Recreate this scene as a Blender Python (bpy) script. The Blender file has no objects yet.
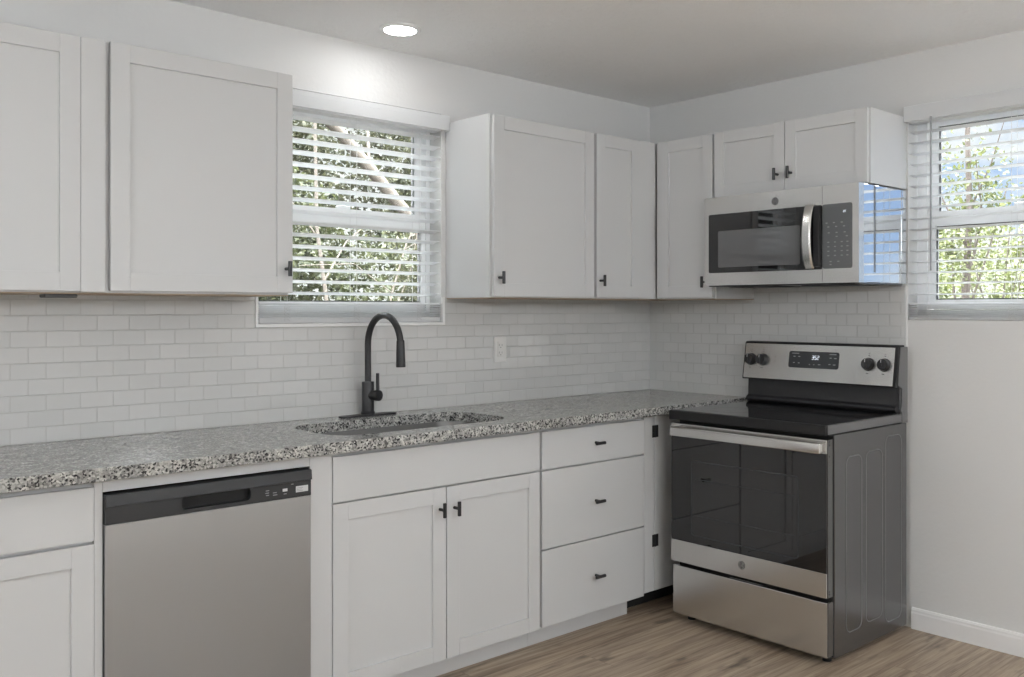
import bpy, bmesh, math, random
from mathutils import Vector, Matrix
random.seed(7)
sc = bpy.context.scene
COL = sc.collection
PI = math.pi

# ---------------------------------------------------------------- camera, light, exposure
CAM_YAW = 46.6545
cam = bpy.data.cameras.new('camera')
cam.sensor_fit = 'HORIZONTAL'; cam.sensor_width = 36.0
cam.lens = 931.4624 / 1024 * 36.0
cam.shift_x = -(564.9415 - 512) / 1024
cam.shift_y = -(338.5 - 309.5709) / 1024
cam.clip_start = 0.05
camo = bpy.data.objects.new('camera', cam); COL.objects.link(camo)
camo.location = (-3.7561, -3.3171, 1.3396)
camo.rotation_euler = (math.radians(90), 0, math.radians(CAM_YAW - 90))
sc.camera = camo

sc.view_settings.view_transform = 'Standard'
sc.view_settings.look = 'None'
sc.view_settings.gamma = 1.0
sc.view_settings.use_curve_mapping = False
sc.view_settings.exposure = 0.6
sc.cycles.use_denoising = True
sc.cycles.max_bounces = 10
sc.cycles.diffuse_bounces = 6
sc.cycles.glossy_bounces = 5
sc.cycles.transparent_max_bounces = 16
sc.cycles.sample_clamp_indirect = 4.0
sc.cycles.caustics_reflective = False
sc.cycles.caustics_refractive = False

SKY_STRENGTH = .72
HIGH_SKY_FILL = 38.0                 # added fill: sky above the view boosted to light blinds and cabinet sides
LAMP = 32.0                      # radiance of the downlight lenses
GLOBE_FILL = 24.5                     # radiance of the added globe fill lights, out of view
SUN = 1.2
world = bpy.data.worlds.new('sky'); sc.world = world; world.use_nodes = True
nt = world.node_tree; nt.nodes.clear()
def N(nt, t, **kw):
    n = nt.nodes.new(t)
    for k, v in kw.items():
        if k in n.inputs: n.inputs[k].default_value = v
        else: setattr(n, k, v)
    return n
tc = N(nt, 'ShaderNodeTexCoord')
sep = N(nt, 'ShaderNodeSeparateXYZ'); nt.links.new(tc.outputs['Generated'], sep.inputs[0])
grad = N(nt, 'ShaderNodeValToRGB')
grad.color_ramp.elements[0].position = 0.0; grad.color_ramp.elements[0].color = (.52, .68, .95, 1)
grad.color_ramp.elements[1].position = 0.25; grad.color_ramp.elements[1].color = (.34, .52, .90, 1)
nt.links.new(sep.outputs['Z'], grad.inputs[0])
mp = N(nt, 'ShaderNodeMapping'); mp.inputs['Scale'].default_value = (1, 1, 2.4); mp.inputs['Location'].default_value = (.33, .1, .15)
nt.links.new(tc.outputs['Generated'], mp.inputs[0])
cl = N(nt, 'ShaderNodeTexNoise', Scale=5.5, Detail=7.0, Roughness=.55); nt.links.new(mp.outputs[0], cl.inputs['Vector'])
cr = N(nt, 'ShaderNodeValToRGB'); cr.color_ramp.elements[0].position = .44; cr.color_ramp.elements[1].position = .62
ym = N(nt, 'ShaderNodeMath', operation='MULTIPLY_ADD'); ym.inputs[1].default_value = .30; nt.links.new(sep.outputs['Y'], ym.inputs[0]); nt.links.new(cl.outputs['Fac'], ym.inputs[2])
nt.links.new(ym.outputs[0], cr.inputs[0])
mx = N(nt, 'ShaderNodeMix', data_type='RGBA'); nt.links.new(cr.outputs[0], mx.inputs[0])
nt.links.new(grad.outputs[0], mx.inputs[6]); mx.inputs[7].default_value = (1.0, 1.0, 1.0, 1)
bg = N(nt, 'ShaderNodeBackground', Strength=SKY_STRENGTH); hz = N(nt, 'ShaderNodeMapRange'); hz.inputs[1].default_value = .30; hz.inputs[2].default_value = .55; hz.inputs[3].default_value = 1.0; hz.inputs[4].default_value = HIGH_SKY_FILL
nt.links.new(sep.outputs['Z'], hz.inputs[0])
hm = N(nt, 'ShaderNodeMapRange'); hm.inputs[1].default_value = .28; hm.inputs[2].default_value = .45; nt.links.new(sep.outputs['Z'], hm.inputs[0])
m2 = N(nt, 'ShaderNodeMix', data_type='RGBA'); nt.links.new(hm.outputs[0], m2.inputs[0]); nt.links.new(mx.outputs[2], m2.inputs[6]); m2.inputs[7].default_value = (.95, .97, 1, 1)
vm = N(nt, 'ShaderNodeVectorMath', operation='SCALE'); nt.links.new(m2.outputs[2], vm.inputs[0]); nt.links.new(hz.outputs[0], vm.inputs['Scale'])
nt.links.new(vm.outputs[0], bg.inputs[0])
wo = N(nt, 'ShaderNodeOutputWorld'); nt.links.new(bg.outputs[0], wo.inputs[0])

sun = bpy.data.lights.new('sun', 'SUN'); sun.energy = SUN; sun.angle = .02; sun.color = (1, .95, .86)
suno = bpy.data.objects.new('sun', sun); COL.objects.link(suno)
suno.rotation_euler = (math.radians(42), 0, math.radians(-50))
suno.location = (-5, -5, 8)

# ---------------------------------------------------------------- materials
def mat(name, color, rough=.5, metal=0.0, **kw):
    m = bpy.data.materials.new(name); m.use_nodes = True
    b = m.node_tree.nodes['Principled BSDF']
    b.inputs['Base Color'].default_value = (*color, 1)
    b.inputs['Roughness'].default_value = rough
    b.inputs['Metallic'].default_value = metal
    for k, v in kw.items(): b.inputs[k].default_value = v
    return m
def nodes(m): return m.node_tree, m.node_tree.nodes['Principled BSDF']
def coords(nt, scale=(1, 1, 1), loc=(0, 0, 0), kind='Object'):
    t = N(nt, 'ShaderNodeTexCoord'); p = N(nt, 'ShaderNodeMapping')
    p.inputs['Scale'].default_value = scale; p.inputs['Location'].default_value = loc
    nt.links.new(t.outputs[kind], p.inputs[0]); return p.outputs[0]
def bumpn(m, scale, strength, dist=.002, detail=3.0, vec=(1, 1, 1), lo=None, hi=None):
    nt, b = nodes(m)
    n = N(nt, 'ShaderNodeTexNoise', Scale=scale, Detail=detail); nt.links.new(coords(nt, vec), n.inputs['Vector'])
    src = n.outputs['Fac']
    if lo is not None:
        r = N(nt, 'ShaderNodeMapRange'); r.inputs[1].default_value = lo; r.inputs[2].default_value = hi
        nt.links.new(src, r.inputs[0]); src = r.outputs[0]
    bu = N(nt, 'ShaderNodeBump', Strength=strength, Distance=dist)
    nt.links.new(src, bu.inputs['Height']); nt.links.new(bu.outputs[0], b.inputs['Normal'])
    return m

M = {}
M['wall'] = bumpn(mat('wall_paint', (.71, .71, .705), .6), 60, .25, .003)
M['ceiling'] = bumpn(mat('ceiling_texture', (.90, .90, .90), .75), 38, .35, .005, 4, lo=.45, hi=.62)
M['cabinet'] = mat('cabinet_paint', (.60, .605, .61), .42)
M['trim'] = mat('white_trim', (.85, .85, .85), .35)
M['vinyl'] = mat('white_vinyl', (.88, .885, .89), .3)
m = mat('blind_slat', (.90, .91, .92), .35); nt, b = nodes(m)
tl = N(nt, 'ShaderNodeBsdfTranslucent'); tl.inputs[0].default_value = (.86, .87, .88, 1)
mxs = N(nt, 'ShaderNodeMixShader'); mxs.inputs[0].default_value = .42
out = [n for n in nt.nodes if n.type == 'OUTPUT_MATERIAL'][0]
nt.links.new(b.outputs[0], mxs.inputs[1]); nt.links.new(tl.outputs[0], mxs.inputs[2]); nt.links.new(mxs.outputs[0], out.inputs[0])
M['slat'] = m
M['cord'] = mat('blind_cord', (.82, .82, .82), .7)
M['rawwood'] = mat('raw_wood_edge', (.42, .33, .24), .7)
M['black'] = mat('black_metal', (.018, .018, .02), .38)
M['black_matte'] = mat('black_plastic', (.016, .016, .017), .5, **{'Specular IOR Level': .25})
M['dw_panel'] = mat('dark_grey_plastic', (.021, .022, .024), .42)
M['dark'] = mat('dark_recess', (.012, .012, .012), .8)  # near-black: painted shade in gaps; also the dishwasher tub and grip
M['glass_black'] = mat('black_glass', (.010, .010, .011), .03, **{'IOR': 1.62})
M['display_glass'] = mat('grey_display_glass', (.035, .038, .042), .15)
M['cooktop_glass'] = mat('cooktop_glass', (.02, .02, .022), .06)
M['oven_pane'] = mat('oven_window', (.018, .018, .019), .04, **{'IOR': 1.62})
M['mw_pane'] = mat('microwave_screen', (.085, .086, .09), .05, **{'IOR': 1.9})
M['mw_panel'] = mat('microwave_keypad', (.11, .115, .12), .15)
M['slate'] = mat('dark_slate_enamel', (.175, .175, .178), .24, .8)
M['slate_light'] = mat('grey_slate_enamel', (.20, .20, .205), .3, .6)
M['mark'] = mat('printed_mark', (.26, .27, .28), .5)
M['mark_dark'] = mat('printed_dark_mark', (.10, .10, .10), .5)
M['sticker'] = mat('white_sticker', (.62, .63, .64), .5)
M['outlet'] = mat('outlet_plastic', (.74, .74, .73), .3)
M['slot'] = mat('outlet_slot', (.25, .25, .25), .5)
M['badge'] = mat('grey_badge', (.12, .12, .12), .4, .5)
M['badge_line'] = mat('badge_line', (.34, .34, .34), .4, .5)
def steel(name, c, rough, along, amt=.02):
    m = mat(name, c, rough, 1.0); nt, b = nodes(m)
    s = [900, 900, 900]; s[along] = 2.0
    n = N(nt, 'ShaderNodeTexNoise', Scale=1.0, Detail=2.0); nt.links.new(coords(nt, tuple(s)), n.inputs['Vector'])
    r = N(nt, 'ShaderNodeMapRange'); r.inputs[3].default_value = rough - amt; r.inputs[4].default_value = rough + amt
    nt.links.new(n.outputs['Fac'], r.inputs[0]); nt.links.new(r.outputs[0], b.inputs['Roughness'])
    return m
M['steel'] = steel('brushed_steel', (.66, .65, .635), .25, 0)
M['steel_dw'] = steel('brushed_steel_warm', (.415, .425, .435), .34, 0)
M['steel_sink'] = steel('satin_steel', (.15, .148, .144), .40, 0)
M['mirror_steel'] = mat('polished_steel', (.72, .74, .77), .06, 1.0)

M['gasket'] = mat('grey_gasket', (.10, .10, .105), .6)
M['wand'] = mat('grey_wand', (.34, .35, .36), .4)
def emis(name, c, s):
    m = mat(name, c, .4); b = m.node_tree.nodes['Principled BSDF']
    b.inputs['Emission Color'].default_value = (*c, 1); b.inputs['Emission Strength'].default_value = s
    return m
M['lens'] = emis('downlight_lens', (1, .995, .985), LAMP)
M['fill_diffuser'] = emis('globe_fill_diffuser', (.93, .968, 1), GLOBE_FILL)
M['digits'] = emis('lit_digits', (.85, .92, 1), .65)

# clear window pane: thin, mostly see-through with a mirror share
g = bpy.data.materials.new('window_glass'); g.use_nodes = True; nt = g.node_tree; nt.nodes.clear()
tr = N(nt, 'ShaderNodeBsdfTransparent'); tr.inputs[0].default_value = (.96, .98, .97, 1)
gl = N(nt, 'ShaderNodeBsdfGlossy', Roughness=.01); fr = N(nt, 'ShaderNodeFresnel', IOR=1.3)
ms = N(nt, 'ShaderNodeMixShader'); nt.links.new(fr.outputs[0], ms.inputs[0]); nt.links.new(tr.outputs[0], ms.inputs[1]); nt.links.new(gl.outputs[0], ms.inputs[2])
o_ = N(nt, 'ShaderNodeOutputMaterial'); nt.links.new(ms.outputs[0], o_.inputs[0]); M['glass'] = g

# granite
m = mat('speckled_granite', (.5, .5, .5), .16); nt, b = nodes(m)
c0 = coords(nt)
v1 = N(nt, 'ShaderNodeTexVoronoi', Scale=195.0); nt.links.new(c0, v1.inputs['Vector'])
sp = N(nt, 'ShaderNodeSeparateColor'); nt.links.new(v1.outputs['Color'], sp.inputs[0])
r1 = N(nt, 'ShaderNodeValToRGB'); r1.color_ramp.interpolation = 'CONSTANT'
e = r1.color_ramp.elements; e[0].position = 0; e[0].color = (.03, .03, .032, 1); e[1].position = .11; e[1].color = (.13, .13, .13, 1)
for p_, c_ in ((.26, .30), (.48, .46), (.72, .58), (.90, .38)):
    x_ = r1.color_ramp.elements.new(p_); x_.color = (c_, c_, c_ * .97, 1)
nt.links.new(sp.outputs[0], r1.inputs[0])
n2 = N(nt, 'ShaderNodeTexNoise', Scale=38.0, Detail=4.0); nt.links.new(c0, n2.inputs['Vector'])
r2 = N(nt, 'ShaderNodeValToRGB'); r2.color_ramp.elements[0].position = .38; r2.color_ramp.elements[0].color = (.55, .55, .55, 1)
r2.color_ramp.elements[1].position = .62; r2.color_ramp.elements[1].color = (1.1, 1.1, 1.08, 1)
nt.links.new(n2.outputs['Fac'], r2.inputs[0])
mm = N(nt, 'ShaderNodeMix', data_type='RGBA', blend_type='MULTIPLY'); mm.inputs[0].default_value = .75
nt.links.new(r1.outputs[0], mm.inputs[6]); nt.links.new(r2.outputs[0], mm.inputs[7]); nt.links.new(mm.outputs[2], b.inputs['Base Color'])
M['granite'] = m

# subway tile, 10.2 x 5.1 cm, running bond; axis: which object axis runs along the wall
def tile(name, axis, off):
    m = mat(name, (.7, .7, .7), .12); nt, b = nodes(m)
    t = N(nt, 'ShaderNodeTexCoord'); s = N(nt, 'ShaderNodeSeparateXYZ'); nt.links.new(t.outputs['Object'], s.inputs[0])
    a1 = N(nt, 'ShaderNodeMath', operation='ADD'); nt.links.new(s.outputs[axis], a1.inputs[0]); a1.inputs[1].default_value = off
    a2 = N(nt, 'ShaderNodeMath', operation='SUBTRACT'); nt.links.new(s.outputs['Z'], a2.inputs[0]); a2.inputs[1].default_value = .9145 - .0508 * 2
    cb = N(nt, 'ShaderNodeCombineXYZ'); nt.links.new(a1.outputs[0], cb.inputs[0]); nt.links.new(a2.outputs[0], cb.inputs[1])
    br = N(nt, 'ShaderNodeTexBrick', Scale=1.0); br.offset = .5
    br.inputs['Brick Width'].default_value = .1016; br.inputs['Row Height'].default_value = .0508
    br.inputs['Mortar Size'].default_value = .0016; br.inputs['Mortar Smooth'].default_value = .1
    br.inputs['Color1'].default_value = (.60, .605, .60, 1); br.inputs['Color2'].default_value = (.635, .635, .63, 1)
    br.inputs['Mortar'].default_value = (.54, .54, .53, 1)
    nt.links.new(cb.outputs[0], br.inputs['Vector']); nt.links.new(br.outputs['Color'], b.inputs['Base Color'])
    rr = N(nt, 'ShaderNodeMapRange'); rr.inputs[3].default_value = .10; rr.inputs[4].default_value = .7
    nt.links.new(br.outputs['Fac'], rr.inputs[0]); nt.links.new(rr.outputs[0], b.inputs['Roughness'])
    inv = N(nt, 'ShaderNodeMath', operation='SUBTRACT'); inv.inputs[0].default_value = 1.0; nt.links.new(br.outputs['Fac'], inv.inputs[1])
    bu = N(nt, 'ShaderNodeBump', Strength=.9, Distance=.0018); nt.links.new(inv.outputs[0], bu.inputs['Height'])
    nz = N(nt, 'ShaderNodeTexNoise', Scale=9.0, Detail=1.0); nt.links.new(t.outputs['Object'], nz.inputs['Vector'])
    b2 = N(nt, 'ShaderNodeBump', Strength=.35, Distance=.006); nt.links.new(nz.outputs['Fac'], b2.inputs['Height'])
    nt.links.new(bu.outputs[0], b2.inputs['Normal']); nt.links.new(b2.outputs[0], b.inputs['Normal'])
    return m
M['tile_x'] = tile('glossy_subway_tile', 'X', 2.9682 + .0508 * 80 + .0508 * 0)
M['tile_y'] = tile('glossy_subway_tile_side', 'Y', .0508 * 81)

# vinyl plank floor, planks along X
m = mat('vinyl_plank', (.3, .24, .18), .42); nt, b = nodes(m)
t = N(nt, 'ShaderNodeTexCoord')
br = N(nt, 'ShaderNodeTexBrick', Scale=1.0); br.offset = .37; br.offset_frequency = 2
br.inputs['Brick Width'].default_value = 1.22; br.inputs['Row Height'].default_value = .18
br.inputs['Mortar Size'].default_value = .0012; br.inputs['Mortar Smooth'].default_value = .3
br.inputs['Color1'].default_value = (0, 0, 0, 1); br.inputs['Color2'].default_value = (1, 1, 1, 1); br.inputs['Mortar'].default_value = (.5, .5, .5, 1)
nt.links.new(t.outputs['Object'], br.inputs['Vector'])
sc1 = N(nt, 'ShaderNodeSeparateColor'); nt.links.new(br.outputs['Color'], sc1.inputs[0])
off = N(nt, 'ShaderNodeCombineXYZ')
mu = N(nt, 'ShaderNodeMath', operation='MULTIPLY'); mu.inputs[1].default_value = 13.0; nt.links.new(sc1.outputs[0], mu.inputs[0]); nt.links.new(mu.outputs[0], off.inputs[0]); nt.links.new(mu.outputs[0], off.inputs[2])
va = N(nt, 'ShaderNodeVectorMath', operation='ADD'); nt.links.new(t.outputs['Object'], va.inputs[0]); nt.links.new(off.outputs[0], va.inputs[1])
mp1 = N(nt, 'ShaderNodeMapping'); mp1.inputs['Scale'].default_value = (2.8, 52, 1); nt.links.new(va.outputs[0], mp1.inputs[0])
g1 = N(nt, 'ShaderNodeTexNoise', Scale=1.0, Detail=6.0, Roughness=.62, Distortion=.5); nt.links.new(mp1.outputs[0], g1.inputs['Vector'])
mp2 = N(nt, 'ShaderNodeMapping'); mp2.inputs['Scale'].default_value = (4.5, 14, 1); nt.links.new(va.outputs[0], mp2.inputs[0])
g2 = N(nt, 'ShaderNodeTexNoise', Scale=1.0, Detail=3.0); nt.links.new(mp2.outputs[0], g2.inputs['Vector'])
rf = N(nt, 'ShaderNodeValToRGB')
e = rf.color_ramp.elements; e[0].position = .32; e[0].color = (.19, .137, .096, 1); e[1].position = .68; e[1].color = (.48, .39, .29, 1)
x_ = e.new(.5); x_.color = (.36, .28, .205, 1)
nt.links.new(g1.outputs['Fac'], rf.inputs[0])
kn = N(nt, 'ShaderNodeMapRange'); kn.inputs[1].default_value = .27; kn.inputs[2].default_value = .38; kn.inputs[3].default_value = .42; kn.inputs[4].default_value = 1.0
nt.links.new(g2.outputs['Fac'], kn.inputs[0])
k2 = N(nt, 'ShaderNodeMix', data_type='RGBA', blend_type='MULTIPLY'); k2.inputs[0].default_value = 1.0
nt.links.new(rf.outputs[0], k2.inputs[6]); nt.links.new(kn.outputs[0], k2.inputs[7])
pv = N(nt, 'ShaderNodeMapRange'); pv.inputs[3].default_value = .92; pv.inputs[4].default_value = 1.06; nt.links.new(sc1.outputs[0], pv.inputs[0])
k3 = N(nt, 'ShaderNodeMix', data_type='RGBA', blend_type='MULTIPLY'); k3.inputs[0].default_value = 1.0
nt.links.new(k2.outputs[2], k3.inputs[6]); nt.links.new(pv.outputs[0], k3.inputs[7])
mo = N(nt, 'ShaderNodeMix', data_type='RGBA'); nt.links.new(br.outputs['Fac'], mo.inputs[0]); nt.links.new(k3.outputs[2], mo.inputs[6]); mo.inputs[7].default_value = (.16, .12, .09, 1)
nt.links.new(mo.outputs[2], b.inputs['Base Color'])
M['floor'] = m

def leafmat(name, a, c):
    m = mat(name, a, .5); nt, b = nodes(m)
    ge = N(nt, 'ShaderNodeNewGeometry'); r = N(nt, 'ShaderNodeValToRGB')
    r.color_ramp.elements[0].color = (*a, 1); r.color_ramp.elements[1].color = (*c, 1)
    nt.links.new(ge.outputs['Random Per Island'], r.inputs[0]); nt.links.new(r.outputs[0], b.inputs['Base Color'])
    tl = N(nt, 'ShaderNodeBsdfTranslucent'); nt.links.new(r.outputs[0], tl.inputs[0])
    mxs = N(nt, 'ShaderNodeMixShader'); mxs.inputs[0].default_value = .4
    out = [n for n in nt.nodes if n.type == 'OUTPUT_MATERIAL'][0]
    nt.links.new(b.outputs[0], mxs.inputs[1]); nt.links.new(tl.outputs[0], mxs.inputs[2]); nt.links.new(mxs.outputs[0], out.inputs[0])
    return m
M['leaf_olive'] = leafmat('olive_leaves', (.022, .026, .012), (.085, .084, .047))
M['leaf_green'] = leafmat('green_leaves', (.020, .026, .010), (.074, .080, .036))
M['leaf_yellow'] = leafmat('yellow_green_leaves', (.034, .042, .012), (.100, .110, .040))
M['bark'] = bumpn(mat('pale_bark', (.075, .062, .05), .85), 25, .8, .01)
M['bark_dark'] = bumpn(mat('grey_brown_bark', (.045, .034, .028), .85), 25, .8, .01)
M['lawn'] = bumpn(mat('lawn', (.055, .050, .043), .9), 8, 1, .05)

# ---------------------------------------------------------------- mesh helpers
def box(bm, lo, hi, bev=0.0, seg=2):
    lo = Vector(lo); hi = Vector(hi)
    r = bmesh.ops.create_cube(bm, size=1.0)
    vs = r['verts']
    c = (lo + hi) / 2; d = hi - lo
    for v in vs: v.co = Vector((v.co.x * d.x, v.co.y * d.y, v.co.z * d.z)) + c
    if bev > 0:
        es = {e for v in vs for e in v.link_edges}
        bmesh.ops.bevel(bm, geom=list(es), offset=bev, segments=seg, affect='EDGES', profile=.5)
    return bm
def ring(bm, c, u, v, r, seg):
    return [bm.verts.new(c + u * (r * math.cos(2 * PI * k / seg)) + v * (r * math.sin(2 * PI * k / seg))) for k in range(seg)]
def tube(bm, pts, radii, seg=16, caps=True):
    pts = [Vector(p) for p in pts]
    if not hasattr(radii, '__len__'): radii = [radii] * len(pts)
    rings = []; pu = None
    for i, p in enumerate(pts):
        t = (pts[min(i + 1, len(pts) - 1)] - pts[max(i - 1, 0)])
        if t.length < 1e-9: t = Vector((0, 0, 1))
        t.normalize()
        if pu is None:
            a = Vector((0, 0, 1)) if abs(t.z) < .9 else Vector((1, 0, 0)); u = t.cross(a).normalized()
        else: u = (pu - t * pu.dot(t)).normalized()
        pu = u; rings.append(ring(bm, p, u, t.cross(u), radii[i], seg))
    for a, b_ in zip(rings, rings[1:]):
        for k in range(seg): bm.faces.new((a[k], a[(k + 1) % seg], b_[(k + 1) % seg], b_[k]))
    if caps:
        bm.faces.new(rings[0][::-1]); bm.faces.new(rings[-1])
    return bm
def lathe(bm, prof, origin, axis=(0, 0, 1), seg=32):
    # prof: (radius, height) pairs along the axis; stepped profiles give crisp edges
    ax = Vector(axis).normalized(); a = Vector((1, 0, 0)) if abs(ax.x) < .9 else Vector((0, 1, 0))
    u = ax.cross(a).normalized(); v = ax.cross(u); o = Vector(origin)
    rings = [ring(bm, o + ax * h, u, v, max(r, 1e-4), seg) for r, h in prof]
    for p, q in zip(rings, rings[1:]):
        for k in range(seg): bm.faces.new((p[k], p[(k + 1) % seg], q[(k + 1) % seg], q[k]))
    bm.faces.new(rings[0][::-1]); bm.faces.new(rings[-1])
    return bm
def prism(bm, outline, axis, a, b_, bev=0):
    # closed outline of 2D points swept along axis from a to b_; the other two axes in x,y,z order
    def P(p, t):
        if axis == 0: return Vector((t, p[0], p[1]))
        if axis == 1: return Vector((p[0], t, p[1]))
        return Vector((p[0], p[1], t))
    A = [bm.verts.new(P(p, a)) for p in outline]; B = [bm.verts.new(P(p, b_)) for p in outline]
    n = len(outline)
    fs = [bm.faces.new(A[::-1]), bm.faces.new(B)]
    for k in range(n): fs.append(bm.faces.new((A[k], A[(k + 1) % n], B[(k + 1) % n], B[k])))
    if bev:
        es = [e for v in A + B for e in v.link_edges]
        bmesh.ops.bevel(bm, geom=list(set(es)), offset=bev, segments=2, affect='EDGES', profile=.5)
    return bm
def rrect(x0, y0, x1, y1, r, n=6):
    out = []
    for cx, cy, a0 in ((x1 - r, y1 - r, 0), (x0 + r, y1 - r, 90), (x0 + r, y0 + r, 180), (x1 - r, y0 + r, 270)):
        for k in range(n + 1):
            a = math.radians(a0 + 90 * k / n); out.append((cx + r * math.cos(a), cy + r * math.sin(a)))
    return out
def holed(bm, outer, holes, axis, a, b_):
    # plate with holes: outline and hole outlines in the plane across axis
    def P(p, t):
        if axis == 0: return Vector((t, p[0], p[1]))
        if axis == 1: return Vector((p[0], t, p[1]))
        return Vector((p[0], p[1], t))
    loops = []
    for t in (a, b_):
        es = []; here = []
        for lp in [outer] + holes:
            vs = [bm.verts.new(P(p, t)) for p in lp]; here.append(vs)
            for k in range(len(vs)): es.append(bm.edges.new((vs[k], vs[(k + 1) % len(vs)])))
        bmesh.ops.triangle_fill(bm, use_beauty=True, use_dissolve=False, edges=es)
        loops.append(here)
    for A, B in zip(*loops):
        for k in range(len(A)): bm.faces.new((A[k], A[(k + 1) % len(A)], B[(k + 1) % len(B)], B[k]))
    return bm
def B(): return bmesh.new()
def obj(name, bm, m, parent=None, smooth=True, loc=None, sharp=19):
    bmesh.ops.recalc_face_normals(bm, faces=bm.faces)
    me = bpy.data.meshes.new(name); bm.to_mesh(me); bm.free()
    me.materials.append(M[m] if isinstance(m, str) else m)
    if smooth:
        me.polygons.foreach_set('use_smooth', [True] * len(me.polygons))
        me.set_sharp_from_angle(angle=math.radians(sharp))
    o = bpy.data.objects.new(name, me); COL.objects.link(o)
    if parent: o.parent = parent
    if loc is not None: o.location = loc
    return o
def tag(o, label, cat, group=None):
    o['label'] = label; o['category'] = cat
    if group: o['group'] = group
    return o
def thing(name, label, cat, loc=(0, 0, 0), rz=0.0, group=None):
    o = bpy.data.objects.new(name, None); COL.objects.link(o); o.empty_display_size = .1
    o.location = loc; o.rotation_euler = (0, 0, rz)
    return tag(o, label, cat, group)
def struct(name, bm, m, parent=None, smooth=False):
    o = obj(name, bm, m, parent, smooth)
    if not parent: o['kind'] = 'structure'
    return o
def bx(lo, hi, bev=0.0): return box(B(), lo, hi, bev)
def text_mesh(s, size, name, m, parent, loc, rot, depth=.0006, align='CENTER'):
    cu = bpy.data.curves.new(name, 'FONT'); cu.body = s; cu.size = size; cu.extrude = depth; cu.align_x = align; cu.align_y = 'CENTER'
    t = bpy.data.objects.new(name, cu); COL.objects.link(t)
    bpy.context.view_layer.update()
    me = bpy.data.meshes.new_from_object(t.evaluated_get(bpy.context.evaluated_depsgraph_get()))
    bpy.data.objects.remove(t)
    me.materials.clear(); me.materials.append(M[m])
    o = bpy.data.objects.new(name, me); COL.objects.link(o); o.parent = parent; o.location = loc; o.rotation_euler = rot
    return o

# ---------------------------------------------------------------- setting
H = 2.42
RX, RY = -6.2, -6.0                 # far ends of the room
WL = (-2.2057, 1.2853, -1.3661, 2.190)      # left window opening x0,z0,x1,z1
WR = (-2.30, 1.2955, -1.4496, 2.195)        # right window opening y0,z0,y1,z1
WT = .16
struct('floor', bx((RX, RY, -.1), (0, 0, 0)), 'floor')
struct('ceiling', bx((RX - WT, RY - WT, H), (WT, WT, H + .15)), 'ceiling')
def rect(x0, z0, x1, z1): return [(x0, z0), (x1, z0), (x1, z1), (x0, z1)]
struct('wall_left', holed(B(), rect(RX - WT, -.1, WT, H), [rect(*WL)], 1, 0, WT), 'wall')
struct('wall_right', holed(B(), rect(RY - WT, -.1, 0, H), [rect(*WR)], 0, 0, WT), 'wall')
struct('wall_rear', bx((RX - WT, RY - WT, -.1), (0, RY, H)), 'wall')
struct('wall_west', bx((RX - WT, RY, -.1), (RX, 0, H)), 'wall')
# baseboard on the right wall, profile with a stepped top
bb = prism(B(), [(0, 0), (-.0135, 0), (-.0135, .066), (-.0115, .073), (-.0115, .080), (-.007, .088), (0, .088)], 1, RY, -1.47)
struct('baseboard_right', bb, 'trim')
# tiled splashback: two walls
TT = .008
L_out = [(-3.9, .9145), (0, .9145), (0, 1.3935), (WL[2] + .011, 1.3935), (WL[2] + .011, WL[1] - .002), (WL[0] - .011, WL[1] - .002), (WL[0] - .011, 1.3935), (-3.9, 1.3935)]
struct('trim_1', prism(B(), L_out, 1, -TT, 0), 'tile_x')
struct('trim_2', prism(B(), rect(-1.441, .80, -TT, 1.44), 0, -TT, 0), 'tile_y')
# white edge strip round the lower part of the left window opening
u_ = [(WL[0] - .011, 1.3935), (WL[0] - .011, WL[1] - .0115), (WL[2] + .011, WL[1] - .0115), (WL[2] + .011, 1.3935),
      (WL[2], 1.3935), (WL[2], WL[1]), (WL[0], WL[1]), (WL[0], 1.3935)]
struct('trim_3', prism(B(), u_, 1, -.0125, 0), 'trim')
struct('trim_4', bx((-.004, -1.4465, .90), (0, -1.4415, 1.44)), 'wall')

def window(name, W, along, fw=.042, su=.032, sl=.032):
    # double-hung vinyl window set deep in the wall opening; along 0 = left wall, 1 = right wall
    a0, z0, a1, z1 = W
    ax = 1 if along == 0 else 0
    def pl(outer, holes, d0, d1, bm=None): return holed(bm or B(), outer, holes, ax, d0, d1)
    root = struct(name, pl(rect(a0, z0, a1, z1), [rect(a0 + fw, z0 + .045, a1 - fw, z1 - .045)], .085, .150), 'vinyl')
    zm = 1.72
    up = rect(a0 + fw + .001, zm - .02, a1 - fw - .001, z1 - .046); lo = rect(a0 + fw + .001, z0 + .046, a1 - fw - .001, zm + .034)
    def sash(r, d0, d1, side, top, bot):
        (p0, q0), (p1, q1) = r[0], r[2]
        s = obj('sash', pl(r, [rect(p0 + side, q0 + bot, p1 - side, q1 - top)], d0, d1), 'vinyl', root, False)
        d = (d0 + d1) / 2
        obj('pane', pl(rect(p0 + side - .004, q0 + bot - .004, p1 - side + .004, q1 - top + .004), [], d - .002, d + .002), 'glass', s, False)
        gk = pl(rect(p0 + side - .006, q0 + bot - .006, p1 - side + .006, q1 - top + .006), [rect(p0 + side + .005, q0 + bot + .005, p1 - side - .005, q1 - top - .005)], d + .0022, d1 + .0005)
        obj('gasket', gk, 'gasket', s, False)
    sash(up, .120, .144, su, .030, .040)
    sash(lo, .092, .116, sl, .062, .040)
    lk = B(); c = (a0 + a1) / 2
    if along == 0: box(lk, (c - .03, .094, zm + .034), (c + .03, .112, zm + .046), .003)
    else: box(lk, (.094, c - .03, zm + .034), (.112, c + .03, zm + .046), .003)
    obj('sash_lock', lk, 'vinyl', root)
    return root
window('window_1', WL, 0, .020, .032, .018)
window('window_2', WR, 1)

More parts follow.
